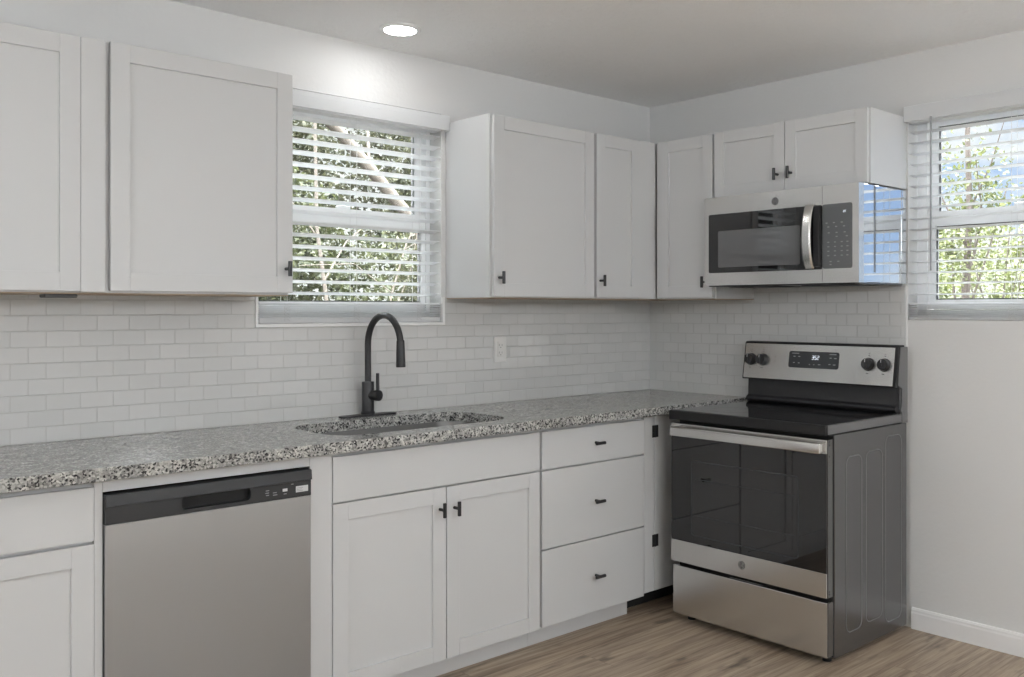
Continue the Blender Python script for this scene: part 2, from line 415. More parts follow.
def downlight(x, y, label, group='recessed ceiling downlights'):
    t = thing('downlight', label, 'ceiling light', (x, y, H), 0, group)
    rim = B(); lathe(rim, [(.080, 0), (.080, -.004), (.074, -.008), (.062, -.0085), (.060, -.004), (.060, 0)], (0, 0, 0), (0, 0, 1), 40)
    obj('rim', rim, 'trim', t)
    ln = B(); lathe(ln, [(.0595, -.0045), (.0595, -.0075), (.055, -.0095), (.02, -.0105)], (0, 0, 0), (0, 0, 1), 40)
    obj('lens', ln, 'lens', t)
downlight(-1.757, -.275, 'round white recessed downlight, lit, in the ceiling above the sink window')
def globe_fill(x, y, label):  # globes added out of view; they carry most of the room light
    t = thing('globe_fill_light', label, 'ceiling light', (x, y, H), 0, 'added globe fill lights out of view')
    rim = B(); lathe(rim, [(.07, 0), (.07, -.016), (.06, -.022), (.012, -.024), (.012, -.32), (.075, -.324), (.075, -.35)], (0, 0, 0), (0, 0, 1), 40)
    obj('canopy', rim, 'trim', t)
    pr = [(.19 * math.sin(a), -.52 + .19 * math.cos(a)) for a in [PI * (k + 2.4) / 26 for k in range(24)]]
    ln = B(); lathe(ln, pr, (0, 0, 0), (0, 0, 1), 40)
    obj('globe', ln, 'fill_diffuser', t)
for x, y, w in ((-1.0, -4.7, 'in the right half of the room behind the camera'), (-2.5, -4.8, 'behind the camera'), (-4.1, -5.0, 'in the left half of the room behind the camera'), (-5.6, -1.6, 'by the far left wall')):
    globe_fill(x, y, 'white globe added as unseen fill light, lit, ' + w)
downlight(-1.25, -1.60, 'round white downlight added as unseen fill, lit, in the ceiling between the drawers and the range')  # added out of view as fill for the right-hand cabinets
downlight(-1.60, -2.60, 'round white downlight added as unseen fill, lit, in the ceiling in front of the range')  # second added fill downlight, likewise unseen

# ---------------------------------------------------------------- cabinet parts (front faces local -y)
def shaker(x0, x1, z0, z1, yf, rail=.056, th=.019, rec=.009):
    # five-piece door: full-height stiles, rails between them, recessed panel
    bm = B(); yb = yf + th
    box(bm, (x0 + rail - .006, yf + rec, z0 + rail - .006), (x1 - rail + .006, yb - .002, z1 - rail + .006))
    for a, b_ in ((x0, x0 + rail), (x1 - rail, x1)): box(bm, (a, yf, z0), (b_, yb, z1), .0009, 1)
    for a, b_ in ((z0, z0 + rail), (z1 - rail, z1)): box(bm, (x0 + rail - .0004, yf + .0002, a), (x1 - rail + .0004, yb, b_), .0009, 1)
    return bm
def slab(x0, x1, z0, z1, yf, th=.019): return bx((x0, yf, z0), (x1, yf + th, z1), .0016)
def pull(x, z, yf, vertical, parent):
    bm = B(); L = .026
    lathe(bm, [(.0055, 0), (.0055, .030)], (x, yf, z), (0, -1, 0), 16)
    c = Vector((x, yf - .031, z)); d = Vector((0, 0, 1)) if vertical else Vector((1, 0, 0))
    lathe(bm, [(.0055, -L), (.0068, -L + .0012), (.0068, L - .0012), (.0055, L)], c, d, 20)
    o = obj('pull_knob', bm, 'black', parent); o['label'] = 'black T-bar pull knob'
    return o
def carcass_open(x0, x1, y0, y1, z0, z1, th=.018):
    # cabinet box without a top
    bm = B()
    O = [bm.verts.new((x, y, z)) for z in (z0, z1) for x, y in ((x0, y0), (x1, y0), (x1, y1), (x0, y1))]
    I = [bm.verts.new((x, y, z)) for z in (z0 + th, z1) for x, y in ((x0 + th, y0 + th), (x1 - th, y0 + th), (x1 - th, y1 - th), (x0 + th, y1 - th))]
    bm.faces.new((O[3], O[2], O[1], O[0])); bm.faces.new((I[0], I[1], I[2], I[3]))
    for k in range(4):
        j = (k + 1) % 4
        bm.faces.new((O[k], O[j], O[j + 4], O[k + 4])); bm.faces.new((I[j], I[k], I[k + 4], I[j + 4]))
        bm.faces.new((O[k + 4], O[j + 4], I[j + 4], I[k + 4]))
    return bm
ZC = .8755                 # underside of the worktop
FB, FF = -.580, -.600      # frame face, door face
DB = .088                  # bottom of the doors
def base(label, x0, x1, kick=True, kx1=None):
    t = thing('base_cabinet', label, 'cabinet', (0, 0, 0), 0, 'white base cabinets under the countertop')
    obj('body', carcass_open(x0, x1, FB, -.012, .100, ZC - .0005), 'cabinet', t, False)
    return t
# left run, leaving the picture at the left edge
t = base('white base cabinet at the left edge, left of the dishwasher', -3.62, -2.9310)
d = obj('drawer', slab(-3.56, -2.950, .711, .857, FF), 'cabinet', t); pull(-3.255, .785, FF, False, d)
d = obj('door', shaker(-3.56, -2.950, DB, .702, FF), 'cabinet', t); pull(-3.53, .63, FF, True, d)
obj('toe_kick', bx((-3.62, -.520, 0), (-2.9310, -.505, .0995)), 'cabinet', t)
obj('face_stile', bx((-2.9490, -.5985, .090), (-2.9275, -.5805, ZC - .0005), .001), 'cabinet', t)
# sink base
t = base('white sink base cabinet with two shaker doors, right of the dishwasher', -2.2290, -1.3215)
obj('false_drawer_front', slab(-2.2274, -1.3265, .711, .859, FF), 'cabinet', t)
d = obj('door', shaker(-2.2274, -1.7765, DB, .7045, FF), 'cabinet', t); pull(-1.8039, .6285, FF, True, d)
d = obj('door', shaker(-1.7725, -1.3265, DB, .7045, FF), 'cabinet', t); pull(-1.7402, .6255, FF, True, d)
obj('toe_kick', bx((-2.2290, -.520, 0), (-1.3215, -.505, .0995)), 'cabinet', t)
# drawers
t = base('white base cabinet with a stack of three drawers', -1.3205, -.7150)
for z0, z1, zk in ((.711, .859, .7895), (.397, .704, .5495), (DB + .002, .3905, .2405)):
    d = obj('drawer', slab(-1.3135, -.7175, z0, z1, FF), 'cabinet', t); pull(-1.0166, zk, FF, False, d)
obj('toe_kick', bx((-1.3205, -.520, 0), (-.7405, -.505, .0995)), 'cabinet', t)
# blind corner
t = base('white blind corner base cabinet with black hinges behind the range', -.7140, -.012)
d = obj('door', slab(-.6455, -.020, DB + .012, .872, FF), 'cabinet', t)
for z in (.776, .2945):
    h = B(); box(h, (-.664, FF - .0025, z), (-.6245, FF + .0005, z + .0535), .0012); 
    lathe(h, [(.0032, z), (.0032, z + .0535)], (-.6462, FF - .003, 0), (0, 0, 1), 12)
    hi = obj('hinge', h, 'black_matte', d); hi['label'] = 'black hinge'
obj('filler_strip', bx((-.7140, FB - .0185, .100), (-.6475, FB - .0005, ZC - .0005), .001), 'cabinet', t)
obj('toe_kick', bx((-.7395, -.470, 0), (-.012, -.455, .0995)), 'dark', t)  # dark board stands in for the shade of the open toe recess
# filler round the dishwasher opening
t = thing('filler_panel', 'white filler panel framing the dishwasher opening', 'panel', (0, 0, 0))
obj('stile', bx((-2.3095, -.5985, 0), (-2.2305, -.5805, ZC - .0005), .001), 'cabinet', t)
obj('rail', bx((-2.9270, -.5985, .8400), (-2.3100, -.5805, ZC - .0005), .001), 'cabinet', t)
obj('side_panel', bx((-2.2505, -.580, 0), (-2.2305, -.014, ZC - .0005)), 'cabinet', t)

# upper cabinets
UZ0, UZ1, UD = 1.3865, 2.1510, -.304
UF = -.325
def upper(label, x0, x1, z0=UZ0, z1=UZ1, loc=(0, 0, 0), rz=0.0, under=True):
    t = thing('wall_cabinet', label, 'cabinet', loc, rz, 'white shaker wall cabinets')
    obj('body', bx((x0, UD, z0 + .004), (x1, -.001, z1)), 'cabinet', t, False)
    if under: u = obj('underside', bx((x0 + .001, UD + .001, z0), (x1 - .001, -.010, z0 + .0035)), 'rawwood', t, False); u['label'] = 'bare wood underside'
    return t
t = upper('white shaker wall cabinet cut off by the left edge of the picture', -3.62, -2.8680)
d = obj('door', shaker(-3.52, -2.9054, 1.3945, 2.1490, UF), 'cabinet', t); pull(-3.49, 1.476, UF, True, d)
obj('face_stile', bx((-2.9046, UF, 1.392), (-2.8360, UD - .0005, 2.1495), .001), 'cabinet', t)
ck = B(); box(ck, (-2.99, -.28, UZ0 - .012), (-2.90, -.22, UZ0 - .0003), .004); obj('light_puck', ck, 'mark_dark', t)
t = upper('white wall cabinet with one wide shaker door, left of the sink window', -2.8670, -2.2340)
d = obj('door', shaker(-2.8211, -2.2278, 1.3965, 2.1520, UF), 'cabinet', t); pull(-2.2530, 1.4795, UF, True, d)
t = upper('white wall cabinet with a wide shaker door, right of the sink window', -1.3430, -.7390)
d = obj('door', shaker(-1.3335, -.7475, 1.3935, 2.1450, UF), 'cabinet', t); pull(-1.3065, 1.472, UF, True, d)
t = upper('white wall cabinet with a narrow shaker door, ending in the corner', -.7380, -.012)
d = obj('door', shaker(-.7315, -.4390, 1.3950, 2.1450, UF), 'cabinet', t); pull(-.7105, 1.472, UF, True, d)
obj('filler_strip', bx((-.4380, UF + .004, 1.393), (-.3225, UD - .0005, 2.1490), .001), 'cabinet', t)
RZ = -PI / 2
t = upper('white wall cabinet with a narrow shaker door, left of the microwave', .3290, .6760, loc=(0, 0, 0), rz=RZ)
obj('filler_strip', bx((.3292, UF + .004, 1.393), (.3465, UD - .0005, 2.1490), .001), 'cabinet', t)
d = obj('door', shaker(.3480, .6665, 1.3950, 2.1480, UF), 'cabinet', t); pull(.6310, 1.4665, UF, True, d)
t = upper('short white wall cabinet with two shaker doors, above the microwave', .6770, 1.4440, 1.8440, UZ1, rz=RZ, under=False)
d = obj('door', shaker(.6795, 1.0530, 1.8500, 2.1480, UF, .052), 'cabinet', t); pull(1.0213, 1.9226, UF, True, d)
d = obj('door', shaker(1.0570, 1.4390, 1.8500, 2.1480, UF, .052), 'cabinet', t); pull(1.0888, 1.9239, UF, True, d)

# ---------------------------------------------------------------- worktop, sink, faucet
SX0, SX1, SY0, SY1 = -2.175, -1.395, -.538, -.152
hole = rrect(SX0, SY0, SX1, SY1, .115, 10)
ct = holed(B(), rect(-3.62, -.645, -.001, -.0085), [hole], 2, .8765, .914)
bv = [e for e in ct.edges if all(abs(v.co.z - .914) < 1e-5 for v in e.verts) and len(e.link_faces) == 2 and abs(e.link_faces[0].normal.dot(e.link_faces[1].normal)) < .5]
ct.normal_update()
bv = [e for e in ct.edges if all(abs(v.co.y + .645) < 1e-5 for v in e.verts) and abs(e.verts[0].co.z - e.verts[1].co.z) < 1e-5]
bmesh.ops.bevel(ct, geom=bv, offset=.004, segments=3, affect='EDGES', profile=.5)
tag(obj('countertop', ct, 'granite'), 'speckled grey and white granite countertop along the sink wall', 'countertop')
t = thing('kitchen_sink', 'stainless steel undermount sink set in the granite countertop', 'sink', (0, 0, 0))
sk = B(); lv = []
for z, g_, r in ((.8762, .018, .12), (.8762, .001, .115), (.865, -.002, .113), (.70, -.012, .10), (.690, -.022, .09), (.686, -.04, .08)):
    lv.append([sk.verts.new((p[0], p[1], z)) for p in rrect(SX0 - g_, SY0 - g_, SX1 + g_, SY1 + g_, r, 10)])
for a, b_ in zip(lv, lv[1:]):
    for k in range(len(a)): sk.faces.new((a[k], a[(k + 1) % len(a)], b_[(k + 1) % len(a)], b_[k]))
sk.faces.new(lv[-1])
obj('basin', sk, 'steel_sink', t)
dr = B(); lathe(dr, [(.055, .6863), (.055, .689), (.045, .690), (.040, .687), (.012, .687)], (-1.785, -.345, 0), (0, 0, 1), 32)
obj('drain', dr, 'steel', t)

FX, FY = -1.770, -.064
t = thing('kitchen_faucet', 'matte black gooseneck pull-down kitchen faucet behind the sink', 'faucet', (FX, FY, .9142))
bp = prism(B(), rrect(-.128, -.027, .128, .027, .0265, 8), 2, 0, .007, .0018)
obj('base_plate', bp, 'black', t)
bo = B(); lathe(bo, [(.0275, .0072), (.0275, .016), (.0245, .020), (.0245, .134), (.0235, .137), (.014, .1375)], (0, 0, 0), (0, 0, 1), 32)
obj('body', bo, 'black', t)
Rr = .117; zc = .286
pts = [(0, 0, .136), (0, 0, .2)] + [(0, -Rr + Rr * math.cos(a), zc + Rr * math.sin(a)) for a in [PI * k / 24 * .97 for k in range(0, 25)]]
yl, zl = pts[-1][1], pts[-1][2]
obj('spout', tube(B(), pts, .0128, 20), 'black', t)
sh = B(); dv = Vector((0, -.03, -1)).normalized()
lathe(sh, [(.0135, -.012), (.0152, -.008), (.0160, .02), (.0182, .088), (.0175, .092), (.010, .0925)], (0, yl, zl), dv, 28)
obj('spray_head', sh, 'black', t)
hx = Vector((.38, -.925, 0)).normalized()
hb = B(); lathe(hb, [(.0200, .010), (.0200, .034), (.0190, .035), (.0190, .037), (.0215, .0375), (.0215, .056), (.0202, .0575), (.004, .058)], (0, 0, .083), hx, 28)
ha = obj('handle_hub', hb, 'black', t)
lv_ = B(); lx, ly = hx.x * .047, hx.y * .047; tube(lv_, [(lx, ly, .094), (lx, ly, .12), (lx, ly, .172)], [.0074, .0070, .0064], 20)
obj('lever', lv_, 'black', ha)

# wall outlet
t = thing('wall_outlet', 'white double wall outlet on the tiled splashback', 'outlet', (-1.0445, -TT, 1.158))
op = B(); box(op, (-.036, -.006, -.059), (.036, 0, .059), .0025); obj('cover_plate', op, 'outlet', t)
ins = B(); box(ins, (-.0165, -.0085, -.034), (.0165, -.0062, .034), .001); ip = obj('receptacle', ins, 'outlet', t)
for zc_ in (.017, -.017):
    s = B(); box(s, (-.0085, -.0090, zc_ - .002), (-.0065, -.0084, zc_ + .007)); obj('slot', s, 'slot', ip)
    s = B(); box(s, (.0065, -.0090, zc_ - .002), (.0085, -.0084, zc_ + .006)); obj('slot', s, 'slot', ip)
    s = B(); lathe(s, [(.0026, 0), (.0026, .0006)], (0, -.0084, zc_ - .008), (0, -1, 0), 12); obj('ground_hole', s, 'slot', ip)

# ---------------------------------------------------------------- dishwasher
DX0, DX1, DF = -2.9255, -2.3125, -.612
t = thing('dishwasher', 'stainless steel dishwasher with a dark grey control strip', 'dishwasher', (0, 0, 0))
obj('tub', bx((DX0 + .006, -.579, .105), (DX1 - .006, -.03, .828)), 'dark', t, False)
dp = B(); box(dp, (DX0, DF, .112), (DX1, -.580, .7500), .0012); dd = obj('door', dp, 'steel_dw', t)
# control strip with a pocket grip cut out of it
GX0, GX1, GZ0, GZ1 = -2.718, -2.512, .762, .802
cp = holed(B(), rect(DX0, .7515, DX1, .8335), [rrect(GX0, GZ0, GX1, GZ1, .012, 4)], 1, DF - .001, -.580)
c_ = obj('control_strip', cp, 'dw_panel', t)
gp = B(); box(gp, (GX0 - .004, -.5905, GZ0 - .004), (GX1 + .004, -.5815, GZ1 + .004)); obj('grip_pocket', gp, 'dark', c_)
lp = B(); prism(lp, [(DF - .0105, .8020), (DF - .001, .7995), (DF - .001, .8330), (DF - .0075, .8320)], 0, DX0 + .001, DX1 - .001); obj('grip_lip', lp, 'dw_panel', c_)
DO = .0115; DZ = -.0055
st = bx((-2.3760 + DO, DF - .0018, .7715 + DZ), (-2.3345 + DO, DF - .0010, .7905 + DZ)); s_ = obj('energy_sticker', st, 'sticker', c_)
for k in range(3):
    q = bx((-2.3740 + DO, DF - .0021, .7752 + DZ + k * .0045), (-2.3520 + DO - .004 * (k % 2), DF - .0017, .7766 + DZ + k * .0045)); obj('printed_line', q, 'mark', s_)
for xx, zz, w in ((-2.470, .789, .011), (-2.471, .782, .012), (-2.470, .775, .010), (-2.446, .780, .012), (-2.445, .773, .014), (-2.388, .799, .008), (-2.412, .772, .010)):
    obj('printed_legend', bx((xx + DO - w / 2, DF - .0015, zz + DZ - .0013), (xx + DO + w / 2, DF - .0010, zz + DZ + .0013)), 'mark', c_)
obj('button', bx((-2.4205 + DO, DF - .0022, .7795 + DZ), (-2.4045 + DO, DF - .0010, .7885 + DZ), .0005), 'sticker', c_)
obj('kick_plate', bx((DX0 + .004, -.560, .004), (DX1 - .004, -.545, .104)), 'black_matte', t)
for x in (DX0 + .06, DX1 - .06):
    f_ = B(); lathe(f_, [(.014, 0), (.014, .006), (.007, .008), (.007, .106)], (x, -.3, 0), (0, 0, 1), 14); obj('foot', f_, 'black_matte', t)

# ---------------------------------------------------------------- round maker's badge: ring, inner swashes and monogram
def badge(x, z, y, r, parent):
    d = B(); lathe(d, [(r, 0), (r, .0012), (r * .96, .0016), (.0005, .0016)], (x, y, z), (0, -1, 0), 32); o = obj('badge', d, 'badge', parent)
    rg = B(); tube(rg, [(x + r * .84 * math.cos(a), y - .0017, z + r * .84 * math.sin(a)) for a in [2 * PI * k / 32 for k in range(33)]], r * .045, 6, False)
    for k in range(4):
        a0 = k * PI / 2 + .5
        tube(rg, [(x + r * q * math.cos(a0 + w), y - .0017, z + r * q * math.sin(a0 + w)) for q, w in ((.82, 0), (.68, .25), (.64, .5), (.72, .72))], r * .04, 6)
    obj('emblem_ring', rg, 'badge_line', o)
    text_mesh('GE', r * .95, 'monogram', 'badge_line', o, (x, y - .0018, z), (PI / 2, 0, 0), .0002)
    return o
SEG = {'3': 'abgcd', '5': 'afgcd', '2': 'abged', 'P': 'abgfe', 'F': 'afge'}
def digits(s, x, z, y, h, parent, name='display_digit'):
    w = h * .5; th_ = h * .10; gap = h * .80; x0 = x - gap * (len(s) - 1) / 2
    for i, ch in enumerate(s):
        bm = B(); cx = x0 + i * gap; k_ = .12
        def hb_(zz): box(bm, (cx - w / 2 + k_ * (zz - z), y - .0004, zz - th_ / 2), (cx + w / 2 + k_ * (zz - z), y, zz + th_ / 2))
        def vb_(xx, za, zb):
            prism(bm, [(xx - th_ / 2 + k_ * (za - z), za), (xx + th_ / 2 + k_ * (za - z), za), (xx + th_ / 2 + k_ * (zb - z), zb), (xx - th_ / 2 + k_ * (zb - z), zb)], 1, y - .0004, y)
        for c in SEG[ch]:
            if c == 'a': hb_(z + h / 2)
            if c == 'g': hb_(z)
            if c == 'd': hb_(z - h / 2)
            if c == 'b': vb_(cx + w / 2, z, z + h / 2)
            if c == 'c': vb_(cx + w / 2, z - h / 2, z)
            if c == 'f': vb_(cx - w / 2, z, z + h / 2)
            if c == 'e': vb_(cx - w / 2, z - h / 2, z)
        o = obj(name, bm, 'digits', parent, False)

# ---------------------------------------------------------------- range (local x to the right, front -y)
W = .757
t = thing('electric_range', 'stainless steel and black electric range with glass cooktop', 'range', (0, -.7095, 0), RZ)
bdy = B(); box(bdy, (.002, -.612, .022), (W - .002, -.041, .866), .003); body = obj('body', bdy, 'slate', t)
obj('gap_shade_sheet', bx((.006, -.6155, .030), (W - .006, -.6125, .862)), 'dark', body)  # dark sheet paints the shade in the gaps round door and drawer
def bead(y0, y1, z0, z1):
    pts = [(W - .0022, p[0], p[1]) for p in rrect(y0, z0, y1, z1, .03, 6)]
    obj('side_bead', tube(B(), pts + [pts[0]], .0020, 8, False), 'slate_light', body, sharp=60)
bead(-.527, -.412, .100, .775); bead(-.378, -.250, .106, .780); bead(-.222, -.090, .070, .825)
# cooktop over a dark strip that paints in the shade beneath it
obj('gap_shade_strip', bx((.004, -0.6500, .8665), (W - .004, -.075, .8715)), 'dark', t)
ck = B(); box(ck, (-.001, -0.6740, .8720), (W + .001, -.090, .9060), .003); top = obj('cooktop', ck, 'slate_light', t)
fl = B(); box(fl, (-.0015, -0.6800, .8690), (W + .0015, -0.6620, .9085), .004); obj('front_trim', fl, 'black_matte', top)
gl_ = B(); box(gl_, (.010, -0.6610, .9058), (W - .010, -.112, .9090), .001); gt = obj('glass_top', gl_, 'cooktop_glass', top)
for cx, cy, r in ((.20, -.49, .100), (.56, -.49, .110), (.20, -.23, .075), (.56, -.23, .075)):
    rb = B(); tube(rb, [(cx + r * math.cos(a), cy + r * math.sin(a), .9087) for a in [2 * PI * k / 40 for k in range(41)]], .0005, 5, False); obj('burner_ring', rb, 'slate', gt)
# oven door
DRX0, DRX1 = .003, W - .003
dr = B(); box(dr, (DRX0, -0.6620, .262), (DRX1, -.624, .853), .004); door = obj('oven_door', dr, 'slate', t)
dg = B(); box(dg, (DRX0 + .001, -0.6680, .356), (DRX1 - .001, -0.6625, .800), .001); gls = obj('door_glass', dg, 'glass_black', door)
wf = holed(B(), rrect(.112, .386, W - .122, .703, .014, 4), [rrect(.116, .390, W - .126, .699, .013, 4)], 1, -0.6684, -0.6678); obj('window_border', wf, 'display_glass', gls)
wp = prism(B(), rrect(.120, .394, W - .130, .695, .012, 4), 1, -0.6683, -0.6677); obj('window_pane', wp, 'oven_pane', gls)
for zz in (.472, .625):
    obj('oven_rack', bx((.135, -0.6686, zz), (W - .140, -0.6682, zz + .0025)), 'display_glass', gls)
ls = B(); box(ls, (DRX0, -0.6700, .2625), (DRX1, -0.6630, .3550), .0012); low = obj('lower_trim', ls, 'steel', door)
us = B(); box(us, (DRX0, -0.6690, .8005), (DRX1, -0.6630, .8525), .0012); obj('upper_trim', us, 'steel', door)
badge(.372, .312, -0.6702, .0165, low)
hd = B(); box(hd, (.028, -0.7100, .804), (W - .008, -0.6970, .843), .005, 3); handle = obj('door_handle', hd, 'steel', door)
for x0 in (.030, W - .046):
    s = B(); box(s, (x0, -0.6980, .808), (x0 + .034, -0.6692, .840), .003); obj('handle_bracket', s, 'steel', handle)
hs = B(); box(hs, (W - .0034, -0.6600, .262), (W - .0008, -.628, .853), .0008); sd = obj('door_side', hs, 'slate', door)
for zz in (.845, .832, .79, .285, .275):
    s = B(); lathe(s, [(.003, 0), (.003, .0006)], (W - .0008, -0.6500, zz), (1, 0, 0), 12); obj('screw', s, 'black_matte', sd)
# storage drawer
dw = B(); box(dw, (.006, -0.6600, .036), (W - .006, -.622, .243), .003); drw = obj('storage_drawer', dw, 'steel', t)
obj('drawer_grip', bx((.30, -0.6530, .2432), (.46, -.6250, .2475), .001), 'slate', drw)
obj('drawer_side', bx((W - .0058, -0.6560, .040), (W - .002, -.6225, .2425), .001), 'slate', drw)
for x in (.05, W - .05):
    for y in (-.585, -.09):
        f_ = B(); lathe(f_, [(.018, 0), (.018, .010), (.009, .012), (.009, .023)], (x, y, 0), (0, 0, 1), 20); obj('foot', f_, 'black_matte', t)
# backguard: black riser with a rolled foot, then the leaning steel control panel
rs = prism(B(), [(-.044, .8665), (-.0895, .8665), (-.0895, .905), (-.116, .910), (-.128, .918), (-.131, .926), (-.128, .934), (-.118, .938), (-.112, .945), (-.110, 1.018), (-.110, 1.03), (-.044, 1.03)], 0, .006, W - .008)
bg_ = obj('backguard', rs, 'black', t, sharp=50)
sp_ = prism(B(), [(-.042, .868), (-.089, .868), (-.089, .910), (-.100, .922), (-.092, .945), (-.092, 1.012), (-.124, 1.026), (-.102, 1.184), (-.042, 1.184)], 0, W - .0078, W + .0030, .0008)
obj('end_cap', sp_, 'slate_light', bg_)
pf0, pf1 = Vector((0, -.1490, 1.0170)), Vector((0, -.1210, 1.1870))
hs_ = prism(B(), [(-.0745, 1.0175), (pf0.y, pf0.z), (pf1.y, pf1.z), (-.113, 1.1915), (-.0650, 1.1915)], 0, -.003, W + .001, .003)
cpn = obj('control_housing', hs_, 'black_matte', bg_)
ang = math.atan2(pf1.y - pf0.y, pf1.z - pf0.z)
Lf = (pf1 - pf0).length
# the leaning face: origin at its lower edge, local x right, local z up the slope
fp = B(); box(fp, (.004, -.0022, .006), (W - .010, -.0004, Lf - .005), .0008); fr_ = obj('control_panel', fp, 'steel', bg_)
fr_.location = (0, pf0.y, pf0.z); fr_.rotation_euler = (-ang, 0, 0)
ds = prism(B(), rrect(.244, .0635, .4945, .1375, .010, 4), 1, -.0032, -.0020); disp = obj('display', ds, 'display_glass', fr_)
digits('352', .379, .111, -.0032, .0160, disp)
for xx, zz, w in ((.277, .128, .036), (.272, .114, .010), (.297, .114, .010), (.272, .086, .009), (.297, .085, .009), (.352, .080, .006), (.374, .080, .006), (.400, .081, .012), (.464, .128, .034), (.454, .112, .010), (.477, .111, .012), (.451, .084, .010), (.474, .083, .012)):
    obj('printed_legend', bx((xx - w / 2, -.0036, zz - .0015), (xx + w / 2, -.0031, zz + .0015)), 'mark', disp)
for kx in (.040, .106, .634, .706):
    kb = B(); kz = .0925
    lathe(kb, [(.0280, .002), (.0280, .006), (.0255, .010), (.0230, .026), (.0215, .0285), (.006, .029)], (kx, 0, kz), (0, -1, 0), 32)
    ko = obj('control_knob', kb, 'black', fr_)
    gr = B(); box(gr, (kx - .006, -.037, kz - .0220), (kx + .006, -.0275, kz + .0220), .002); obj('knob_grip', gr, 'black', ko)
    mk = bx((kx - .0012, -.0376, kz + .006), (kx + .0012, -.0370, kz + .020)); obj('knob_pointer', mk, 'sticker', ko)
    for dx, dz, w in ((0, .046, .005), (0, .037, .008), (-.004, -.038, .012)):
        obj('printed_legend', bx((kx + dx - w / 2, -.0026, kz + dz - .0012), (kx + dx + w / 2, -.0021, kz + dz + .0012)), 'mark_dark', fr_)
for zz in (.108, .090): obj('indicator', bx((.170, -.0027, zz - .0022), (.174, -.0021, zz + .0022)), 'mark_dark', fr_)

# ---------------------------------------------------------------- microwave (over the range)
t = thing('microwave_oven', 'stainless steel over-the-range microwave with black glass door', 'microwave', (0, -.6825, 1.4430), RZ)
MW, MH = .7620, .3985
bd = B(); box(bd, (.003, -.362, .006), (MW - .001, -.0105, MH), .002); mb = obj('body', bd, 'mirror_steel', t)
sf = B(); box(sf, (MW - .0008, -.045, .004), (MW + .0012, -.0105, MH - .004), .0006); obj('side_flange', sf, 'mirror_steel', mb)
sf = B(); box(sf, (MW - .0008, -.362, .004), (MW + .0012, -.335, MH - .004), .0006); obj('side_flange', sf, 'mirror_steel', mb)
dr = holed(B(), rect(0, .004, .6005, MH), [], 1, -.400, -.3635); md = obj('door', dr, 'steel', t)
wg = prism(B(), rrect(.0255, .060, .5995, .322, .008, 4), 1, -.4025, -.4002); w_ = obj('door_window', wg, 'glass_black', md)
wsn = prism(B(), rrect(.078, .084, .500, .246, .006, 4), 1, -.4030, -.4024); obj('window_screen', wsn, 'mw_pane', w_)
badge(.3755, .3555, -.4003, .0165, md)
hn = B()
nz = 14; col = []
for k in range(nz + 1):
    s = k / nz; z = .064 + .262 * s; bow = .030 * math.sin(PI * s) ** .6 + .004
    col.append([hn.verts.new(p) for p in ((.527, -.404 - bow, z), (.534, -.409 - bow, z), (.562, -.409 - bow, z), (.569, -.404 - bow, z), (.569, -.396 - bow, z), (.527, -.396 - bow, z))])
for a, b_ in zip(col, col[1:]):
    for k in range(6): hn.faces.new((a[k], a[(k + 1) % 6], b_[(k + 1) % 6], b_[k]))
hn.faces.new(col[0]); hn.faces.new(col[-1][::-1])
hh = obj('door_handle', hn, 'steel', md)
hk = B(); box(hk, (.570, -.4200, .070), (.600, -.4024, .318), .004); obj('handle_recess', hk, 'black_matte', md)
cpn = holed(B(), rect(.6020, .004, MW + .0012, MH), [], 1, -.400, -.3635); cp_ = obj('control_panel', cpn, 'steel', t)
kp = prism(B(), rrect(.6035, .062, .7345, .322, .008, 4), 1, -.4020, -.4001); kpd = obj('keypad', kp, 'mw_panel', cp_)
dsc = prism(B(), rrect(.640, .270, .7330, .318, .006, 3), 1, -.4023, -.4019); dspl = obj('display', dsc, 'mw_panel', kpd)
digits('PF', .703, .288, -.4024, .009, dspl)
rows = [(.246, (.622, .655, .69)), (.230, (.630, .665, .70)), (.206, (.632, .667, .703)), (.190, (.667, .712)), (.168, (.63, .66, .69, .715)), (.150, (.63, .66, .69, .715)), (.132, (.63, .66, .69, .715)), (.114, (.63, .66, .69, .715)), (.090, (.64, .675)), (.078, (.64,))]
for zz, xs in rows:
    for xx in xs: obj('key_mark', bx((xx - .0045, -.4023, zz - .0018), (xx + .0045, -.4019, zz + .0018)), 'mark', kpd)
un = B(); box(un, (.004, -.360, 0), (MW - .004, -.030, .0058), .001); u_ = obj('underside', un, 'slate', t)
for x0 in (.06, .44): obj('grease_filter', bx((x0, -.300, -.0025), (x0 + .26, -.12, -.0002), .0005), 'black_matte', u_)
vt = bx((.02, -.392, -.001), (MW - .02, -.363, .0038)); obj('vent_grille', vt, 'black_matte', t)

